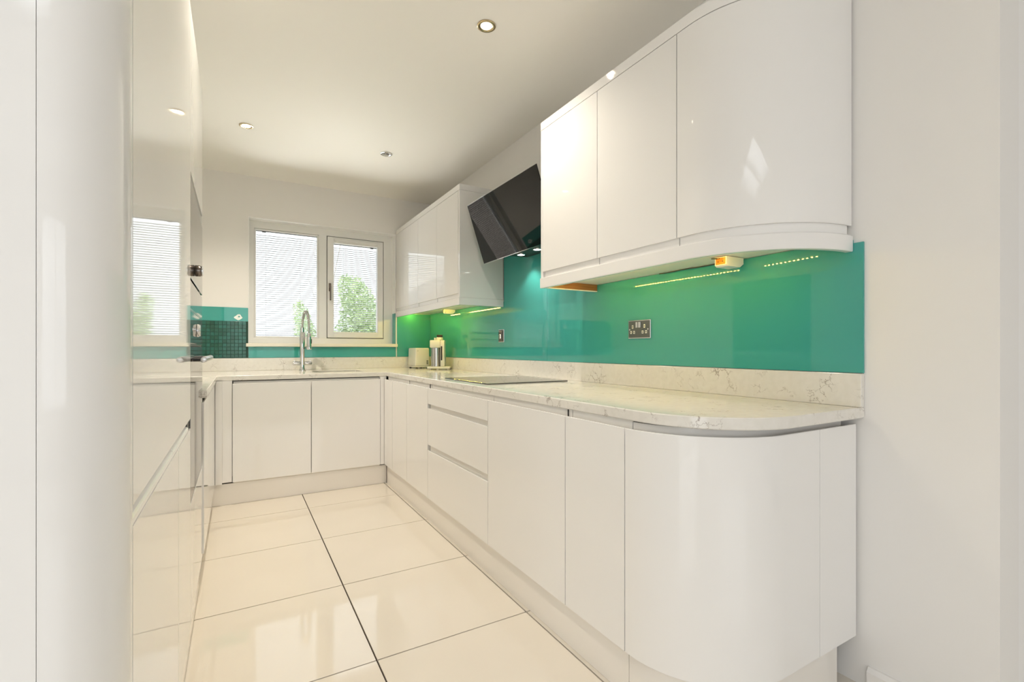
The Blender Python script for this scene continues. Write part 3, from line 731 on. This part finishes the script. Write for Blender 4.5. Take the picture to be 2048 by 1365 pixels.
for fx in (x0 + 0.012, x1 - 0.028):
    for fy in (y0 + 0.012, y1 - 0.028):
        B().box(fx, fx + 0.016, fy, fy + 0.016, WT1 + 0.0004, WT1 + 0.0098).build('foot', M['black'], e)
for k in range(3):
    B().box(x1 - 0.036, x1 - 0.018, y0 - 0.0022, y0 - 0.0002, WT1 + 0.042 + k * 0.014, WT1 + 0.049 + k * 0.014, 0.001).build('button', M['black'], e)
B().box(x0 + 0.02, x0 + 0.032, y0 - 0.0012, y0 - 0.0002, WT1 + 0.168, WT1 + 0.172).build('badge', M['gasket'], e)
for k in (0.35, 0.65):
    xm = x0 + (x1 - x0) * k
    B().box(xm - 0.009, xm + 0.009, y0 + 0.035, y1 - 0.03, WT1 + 0.1995, WT1 + 0.2008).build('slot', M['black'], e)
B().box((x0 + x1) / 2 - 0.012, (x0 + x1) / 2 + 0.012, y0 - 0.016, y0 - 0.0004, WT1 + 0.120, WT1 + 0.132, 0.003).build('lever', M['applw'], e) if False else None

e = empty('coffee_machine', (1.64, 4.16, WT1), 'slim white coffee machine with a steel cylinder in front of the toaster', 'coffee machine')
cx, cy, an = 1.632, 4.17, math.radians(-28)


def cm(name, mat, fn, smooth=None, parent=None):
    b = B(); fn(b); b.rot((cx, cy, 0), an); return b.build(name, mat, parent or e, smooth=smooth)


hw = 0.104
cm('base', M['applw'], lambda b: b.box(cx - hw, cx + hw, cy - 0.075, cy + 0.085, WT1 + 0.009, WT1 + 0.028, 0.004))
for (fx, fy) in ((-0.09, -0.06), (0.075, -0.06), (-0.09, 0.06), (0.075, 0.06), (-0.02, -0.062)):
    cm('foot', M['applw'], lambda b: b.box(cx + fx, cx + fx + 0.018, cy + fy, cy + fy + 0.016, WT1 + 0.0004, WT1 + 0.0088))
cm('steel_cylinder', M['steel'], lambda b: b.cyl((cx - 0.035, cy, WT1 + 0.0285), (cx - 0.035, cy, WT1 + 0.2005), 0.044, seg=32), smooth=40)
cm('back_column', M['applw'], lambda b: b.box(cx - 0.078, cx - 0.030, cy + 0.046, cy + 0.075, WT1 + 0.0285, WT1 + 0.2005, 0.004))
cm('head', M['applw'], lambda b: b.box(cx - 0.084, cx + 0.012, cy - 0.048, cy + 0.075, WT1 + 0.201, WT1 + 0.272, 0.008), smooth=40)
cm('side_column', M['applw'], lambda b: b.box(cx + 0.0125, cx + 0.052, cy - 0.046, cy + 0.07, WT1 + 0.0285, WT1 + 0.271, 0.006), smooth=40)
cm('gauge_strip', M['black'], lambda b: b.box(cx + 0.018, cx + 0.030, cy - 0.0478, cy - 0.0464, WT1 + 0.085, WT1 + 0.215))
cm('handle', M['applw'], lambda b: b.box(cx + 0.034, cx + 0.052, cy - 0.066, cy - 0.0484, WT1 + 0.115, WT1 + 0.262, 0.005), smooth=40)
cm('lid', M['applw'], lambda b: b.cyl((cx + 0.002, cy, WT1 + 0.2725), (cx + 0.002, cy, WT1 + 0.298), 0.033, 0.030, seg=24, bev=0.003), smooth=40)
cm('spout', M['applw'], lambda b: b.box(cx - 0.048, cx - 0.032, cy - 0.02, cy + 0.02, WT1 + 0.2725, WT1 + 0.294, 0.004))
cm('lid_knob', M['black'], lambda b: b.box(cx - 0.024, cx + 0.028, cy - 0.012, cy + 0.012, WT1 + 0.2985, WT1 + 0.322, 0.004))


# ------------------------------------------------------------------ sockets and switch on the glass
def plate(name, y0, y1, z0, z1, label, cat):
    e = empty(name, (XW - 0.0085, (y0 + y1) / 2, z0), label, cat)
    xs = XW - 0.0078
    B().box(xs - 0.006, xs, y0, y1, z0, z1, 0.0015).build('bezel', M['chrome'], e)
    B().box(xs - 0.0072, xs - 0.0061, y0 + 0.004, y1 - 0.004, z0 + 0.004, z1 - 0.004).build('face_plate', M['socketplate'], e)
    return e, xs - 0.0073


e, xf = plate('double_socket', 1.682, 1.834, 1.153, 1.246, 'double power socket with dark mirrored plate on the green glass', 'socket')
ym, w_ = (1.682 + 1.834) / 2, 0.152


def yz(u, v_): return 1.834 - u * w_, 1.246 - v_ * 0.093


def pin(u, v_, hw_, hh):
    y, z = yz(u, v_)
    o = B().box(xf - 0.0012, xf, y - hw_, y + hw_, z - hh, z + hh, 0.0004).build('pin_hole', M['whitepl'], e)
    B().box(xf - 0.0016, xf - 0.0013, y - hw_ * 0.42, y + hw_ * 0.42, z - hh * 0.5, z + hh * 0.5).build('slot', M['black'], o)


for (u, v_) in ((0.215, 0.36), (0.75, 0.34)): pin(u, v_, 0.0048, 0.0085)
for (u, v_) in ((0.14, 0.66), (0.285, 0.66), (0.67, 0.66), (0.825, 0.65)): pin(u, v_, 0.0058, 0.0072)
for u in (0.415, 0.535):
    y, z = yz(u, 0.26)
    o = B().box(xf - 0.004, xf, y - 0.0075, y + 0.0075, z - 0.0145, z + 0.0145, 0.0012).build('rocker_switch', M['chrome'], e)
for u in (0.085, 0.905):
    y, z = yz(u, 0.51)
    B().cyl((xf - 0.0012, y, z), (xf, y, z), 0.0045, seg=12).build('screw', M['chrome'], e)
e, xf = plate('cooker_switch', 3.162, 3.246, 1.152, 1.249, 'single chrome switch plate on the green glass left of the hob', 'switch')
B().box(xf - 0.003, xf, 3.186, 3.224, 1.168, 1.232, 0.001).build('surround', M['darkchrome'], e)
B().box(xf - 0.009, xf - 0.0031, 3.195, 3.215, 1.178, 1.214, 0.003).build('rocker_switch', M['chrome'], e)
B().box(xf - 0.0045, xf - 0.0031, 3.198, 3.212, 1.220, 1.227).build('indicator', M['black'], e)

# ------------------------------------------------------------------ tall units on the left
Y0T, Y1T, Y2T = 0.903, 1.9345, 2.575
ZT = 2.262
e = empty('fridge_housing', (-0.45, 1.42, 0.15), 'tall white gloss housing with chrome grip rail, nearest flat fronts on the left', 'cabinet')
B().box(XL + 0.005, XT - 0.045, Y0T + 0.001, Y1T - 0.001, 0.15, ZT).build('carcass', M['carcass'], e)
B().sweep([(XT, Y0T + G), (XT, Y1T - 0.0008)], [(0, 0.8645), (-0.022, 0.8645), (-0.022, ZT), (0, ZT)]).build('upper_door', M['gloss'], e)
for (y0, y1) in ((Y0T, 1.553), (1.553, Y1T)):
    B().sweep([(XT, y0 + G), (XT, y1 - G)], [(0, 0.16), (-0.022, 0.16), (-0.022, 0.832), (0, 0.832)]).build('lower_door', M['gloss'], e)
for (y0, y1) in ((Y0T + 0.002, 1.44), (1.443, 1.86)):
    B().sweep([(XT, y0), (XT, y1)], [(-0.001, 0.8335), (-0.030, 0.8335), (-0.030, 0.863), (-0.022, 0.863), (-0.012, 0.850), (-0.004, 0.847), (-0.001, 0.843)]).build('grip_rail', M['alu'], e)
B().box(XT - 0.04, XT - 0.004, 1.8605, Y1T - 0.004, 0.8335, 0.863).build('rail_end', M['black'], e)

e = empty('oven_tower', (-0.45, 2.26, 0.15), 'tall white oven tower on the left before the worktop', 'cabinet')
b = B(); b.box(XL + 0.005, XT - 0.03, Y1T + 0.001, Y1T + 0.018, 0.15, ZT).box(XL + 0.005, XT - 0.03, Y2T - 0.018, Y2T - 0.0005, 0.15, ZT).box(XL + 0.005, XL + 0.02, Y1T + 0.018, Y2T - 0.018, 0.15, ZT)
for z in (0.15, 0.555, 1.215, 1.70, ZT - 0.018):
    b.box(XL + 0.02, XT - 0.03, Y1T + 0.018, Y2T - 0.018, z, z + 0.018)
b.build('carcass', M['gloss'], e)
B().sweep([(XT, Y1T + 0.0008), (XT, Y2T)], [(0, 1.702), (-0.022, 1.702), (-0.022, ZT), (0, ZT)]).build('upper_door', M['gloss'], e)
B().sweep([(XT, Y1T + 0.0008), (XT, Y2T)], jdoor(0.16, 0.572)).build('lower_door', M['gloss'], e)
ya, yb = Y1T + 0.002, Y2T - 0.001
ym_ = (ya + yb) / 2
e = empty('built_in_microwave', (-0.4, 2.26, 1.2335), 'built-in microwave with mirrored glass front in the upper oven tower', 'microwave')
B().box(XT - 0.45, XT - 0.0235, Y1T + 0.02, Y2T - 0.02, 1.2335, 1.698).build('casing', M['black'], e)
B().box(XT - 0.0225, XT - 0.003, ya, yb, 1.660, 1.698, 0.001).build('top_frame', M['steel'], e)
B().box(XT - 0.0225, XT, ya, yb, 1.343, 1.652, 0.001).build('door', M['ovenglass'], e)
B().box(XT - 0.0225, XT - 0.001, ya, yb, 1.238, 1.335, 0.001).build('control_panel', M['ovenglass'], e)
kn = B().cyl((XT + 0.0005, 2.13, 1.392), (XT + 0.020, 2.13, 1.392), 0.021, seg=24, bev=0.002).build('knob', M['darkchrome'], e, smooth=40)
B().cyl((XT + 0.0203, 2.13, 1.392), (XT + 0.026, 2.13, 1.392), 0.019, seg=24, bev=0.001).build('knob_cap', M['chrome'], kn, smooth=40)
e = empty('built_in_oven', (-0.4, 2.26, 0.5735), 'built-in oven with mirrored glass door and steel bar handle', 'oven')
B().box(XT - 0.55, XT - 0.0235, Y1T + 0.02, Y2T - 0.02, 0.5735, 1.214).build('casing', M['black'], e)
B().box(XT - 0.0225, XT, ya, yb, 1.118, 1.232, 0.002).build('control_panel', M['ovenglass'], e)
B().box(XT - 0.0225, XT - 0.0005, ya, yb, 1.233, 1.2365).build('chrome_strip', M['chrome'], e)
B().box(XT - 0.0225, XT - 0.004, ya, yb, 1.1095, 1.1165).build('vent_gap', M['black'], e)
B().box(XT - 0.0225, XT, ya, yb, 0.580, 1.108, 0.002).build('door', M['ovenglass'], e)
dl = B().cyl((XT + 0.0004, 2.24, 1.172), (XT + 0.012, 2.24, 1.172), 0.026, 0.022, seg=24, bev=0.002).build('dial', M['chrome'], e, smooth=40)
for yy in (2.10, 2.38):
    B().cyl((XT + 0.0004, yy, 1.172), (XT + 0.005, yy, 1.172), 0.007, seg=12).build('button', M['chrome'], e, smooth=40)
hx = XT + 0.034
bar = B().cyl((hx, 1.99, 1.062), (hx, 2.53, 1.062), 0.0105, seg=18, bev=0.002).build('bar_handle', M['steel'], e, smooth=40)
for yy in (2.03, 2.49):
    B().cyl((XT + 0.0005, yy, 1.062), (hx - 0.010, yy, 1.062), 0.007, seg=12).build('handle_post', M['black'], bar, smooth=40)

# curved end of the tall run
e = empty('curved_tall_end', (-0.45, 0.87, 0.0), 'tall white curved end unit filling the left edge of the view', 'cabinet')
RT, YTE = 0.080, 0.818
cp = [(-0.218, YTE)] + arc(XT - RT, YTE + RT, RT, 270, 360, 20)[1:] + [(XT, Y0T - G)]
B().sweep(cp, [(0, 0.012), (-0.020, 0.012), (-0.020, ZT), (0, ZT)]).build('curved_panel', M['gloss'], e, smooth=35)
B().sweep([(XL + 0.005, YTE), (-0.2187, YTE)], [(0, 0.012), (-0.020, 0.012), (-0.020, ZT), (0, ZT)]).build('flat_panel', M['gloss'], e)
tag(B().sweep([(XL + 0.005, YTE), (-0.221, YTE)] + arc(XT - RT, YTE + RT, RT, 270, 360, 20)[1:] + [(XT, Y2T)], [(0.0, ZT + 0.0015), (-0.03, ZT + 0.0015), (-0.03, ZT + 0.04), (0.0, ZT + 0.04)]).build('cornice', M['gloss'], smooth=35),
    'white cornice strip on top of the tall left units', 'trim') if False else None

# ------------------------------------------------------------------ downlights
def downlight(x, y, label, lit, power=0, visible=True):
    e = empty('downlight', (x, y, ZC - 0.012), label, 'downlight', None)
    ring = M['brass'] if lit else M['chrome']
    B().lathe((x, y, ZC), [(0.044, -0.0005), (0.044, -0.004), (0.040, -0.006), (0.030, -0.004), (0.0265, -0.0015)], 36).build('ring', ring, e, smooth=40)
    B().lathe((x, y, ZC), [(0.0005, -0.0022), (0.0262, -0.0022)], 28).build('lamp', M['lamp'] if lit else M['lampoff'], e, recalc=False)
    if not lit:
        for k in range(3):
            a = k * 2.1
            B().cyl((x + 0.012 * math.cos(a), y + 0.012 * math.sin(a), ZC - 0.006), (x + 0.012 * math.cos(a), y + 0.012 * math.sin(a), ZC - 0.0024), 0.007, seg=12).build('reflector', M['chrome'], e, smooth=40)
    if power:
        sd = bpy.data.lights.new('downlight_beam', 'SPOT'); sd.energy = power; sd.color = WARM; sd.spot_size = math.radians(132); sd.spot_blend = 1.0; sd.shadow_soft_size = 0.014
        so = bpy.data.objects.new('downlight_beam', sd); COL.objects.link(so); so.parent = e; so.location = (0, 0, -0.004)


downlight(1.016, 1.998, 'lit ceiling downlight nearest the camera, above the right run', True, 48)
downlight(0.057, 3.71, 'lit ceiling downlight on the left near the window wall', True, 100)
downlight(1.008, 3.70, 'unlit ceiling downlight on the right near the window wall', False, 0)
downlight(0.057, 1.998, 'lit ceiling downlight above the tall left units', True, 48)

# ------------------------------------------------------------------ garden outside the window
struct(B().box(-14, 14, 5.3, 30, -0.45, -0.35).build('ground', M['paving']))


def shrub(name, c, rx, ry, rz, n, label, seed):
    rnd = random.Random(seed)
    e = empty(name, (c[0], c[1], -0.35), label, 'shrub')
    b = B()
    for k in range(n):
        while True:
            q = Vector((rnd.uniform(-1, 1), rnd.uniform(-1, 1), rnd.uniform(-1, 1)))
            if 0.25 < q.length < 1 + 0.25 * math.sin(5 * q.x + 4 * q.z): break
        p0 = Vector((c[0] + q.x * rx, c[1] + q.y * ry, c[2] + q.z * rz))
        a = Vector((rnd.uniform(-1, 1), rnd.uniform(-1, 1), rnd.uniform(-0.6, 0.6))).normalized() * rnd.uniform(0.028, 0.05)
        w = a.cross(Vector((rnd.uniform(-1, 1), rnd.uniform(-1, 1), 1))).normalized() * 0.016
        b.quad([p0 - a, p0 + w, p0 + a, p0 - w])
    o = b.build('foliage', M['leaf'], e, recalc=False); o['kind'] = 'stuff'
    b = B()
    for k in range(5):
        t = rnd.uniform(-0.4, 0.4)
        b.cyl((c[0] + t * 0.3, c[1] + t * 0.2, -0.35), (c[0] + t * rx, c[1] - t * 0.5 * ry, c[2] + 0.2 * rz), 0.03, 0.012, seg=8)
    b.build('stem', M['branch'], e)
    return e


shrub('garden_shrub', (1.98, 8.6, 1.0), 0.74, 0.5, 1.36, 15000, 'big light green shrub seen through the opening sash', 3)
shrub('garden_shrub', (1.12, 9.6, 0.8), 0.34, 0.40, 1.2, 5200, 'smaller dark shrub at the right of the fixed pane', 5)
# bare tree
e = empty('bare_tree', (1.75, 12.0, -0.35), 'thin bare tree standing between the garden shrubs', 'tree')
B().tube([(1.75, 12, -0.35), (1.77, 12, 0.9), (1.9, 12, 2.2), (2.2, 12, 3.8)], 0.012, 8).build('trunk', M['branch'], e)
for (h0, dx, dz) in ((0.9, 0.5, 1.9), (1.3, -0.35, 1.5), (1.8, 0.45, 1.6), (1.6, 0.75, 1.2), (2.2, -0.25, 1.3)):
    B().tube([(1.80, 12, h0), (1.80 + dx * 0.4, 12.0, h0 + dz * 0.5), (1.80 + dx, 12.1, h0 + dz)], 0.006, 6).build('branch', M['branch'], e)
# neighbouring house, seen mirrored in the wall cabinet doors
e = empty('neighbour_house', (-4.5, 17.0, -0.35), 'neighbouring house with a slate gable roof beyond the garden', 'house')
B().box(-7.0, -2.0, 15.5, 20.0, -0.35, 2.2).build('house_wall', M['brick'], e)
b = B(); b.prism([(-7.3, 2.2), (-1.7, 2.2), (-4.5, 4.1)], 'y', 15.2, 20.3); b.build('roof', M['bluegrey'], e)
B().box(-5.3, -3.7, 15.44, 15.5, 0.6, 1.7).build('house_window', M['blackglass'], e)


# repeats of one kind share a group
GROUPS = {'downlight': 'ceiling downlights', 'led_tape': 'led strips under the wall cabinets', 'wall_cabinet': 'white handleless wall cabinets',
          'glass_splashback': 'teal glass splashback panels', 'plinth': 'white plinths', 'transformer_box': 'small boxes under the wall cabinets',
          'garden_shrub': 'garden shrubs', 'corner_post': 'white corner posts', 'cornice': 'white cornice strips', 'light_pelmet': 'white light pelmets', 'end_panel': 'white wall cabinet end panels'}
for o in list(COL.objects):
    base = o.name.split('.')[0]
    if o.parent is None and base in GROUPS and 'label' in o: o['group'] = GROUPS[base]
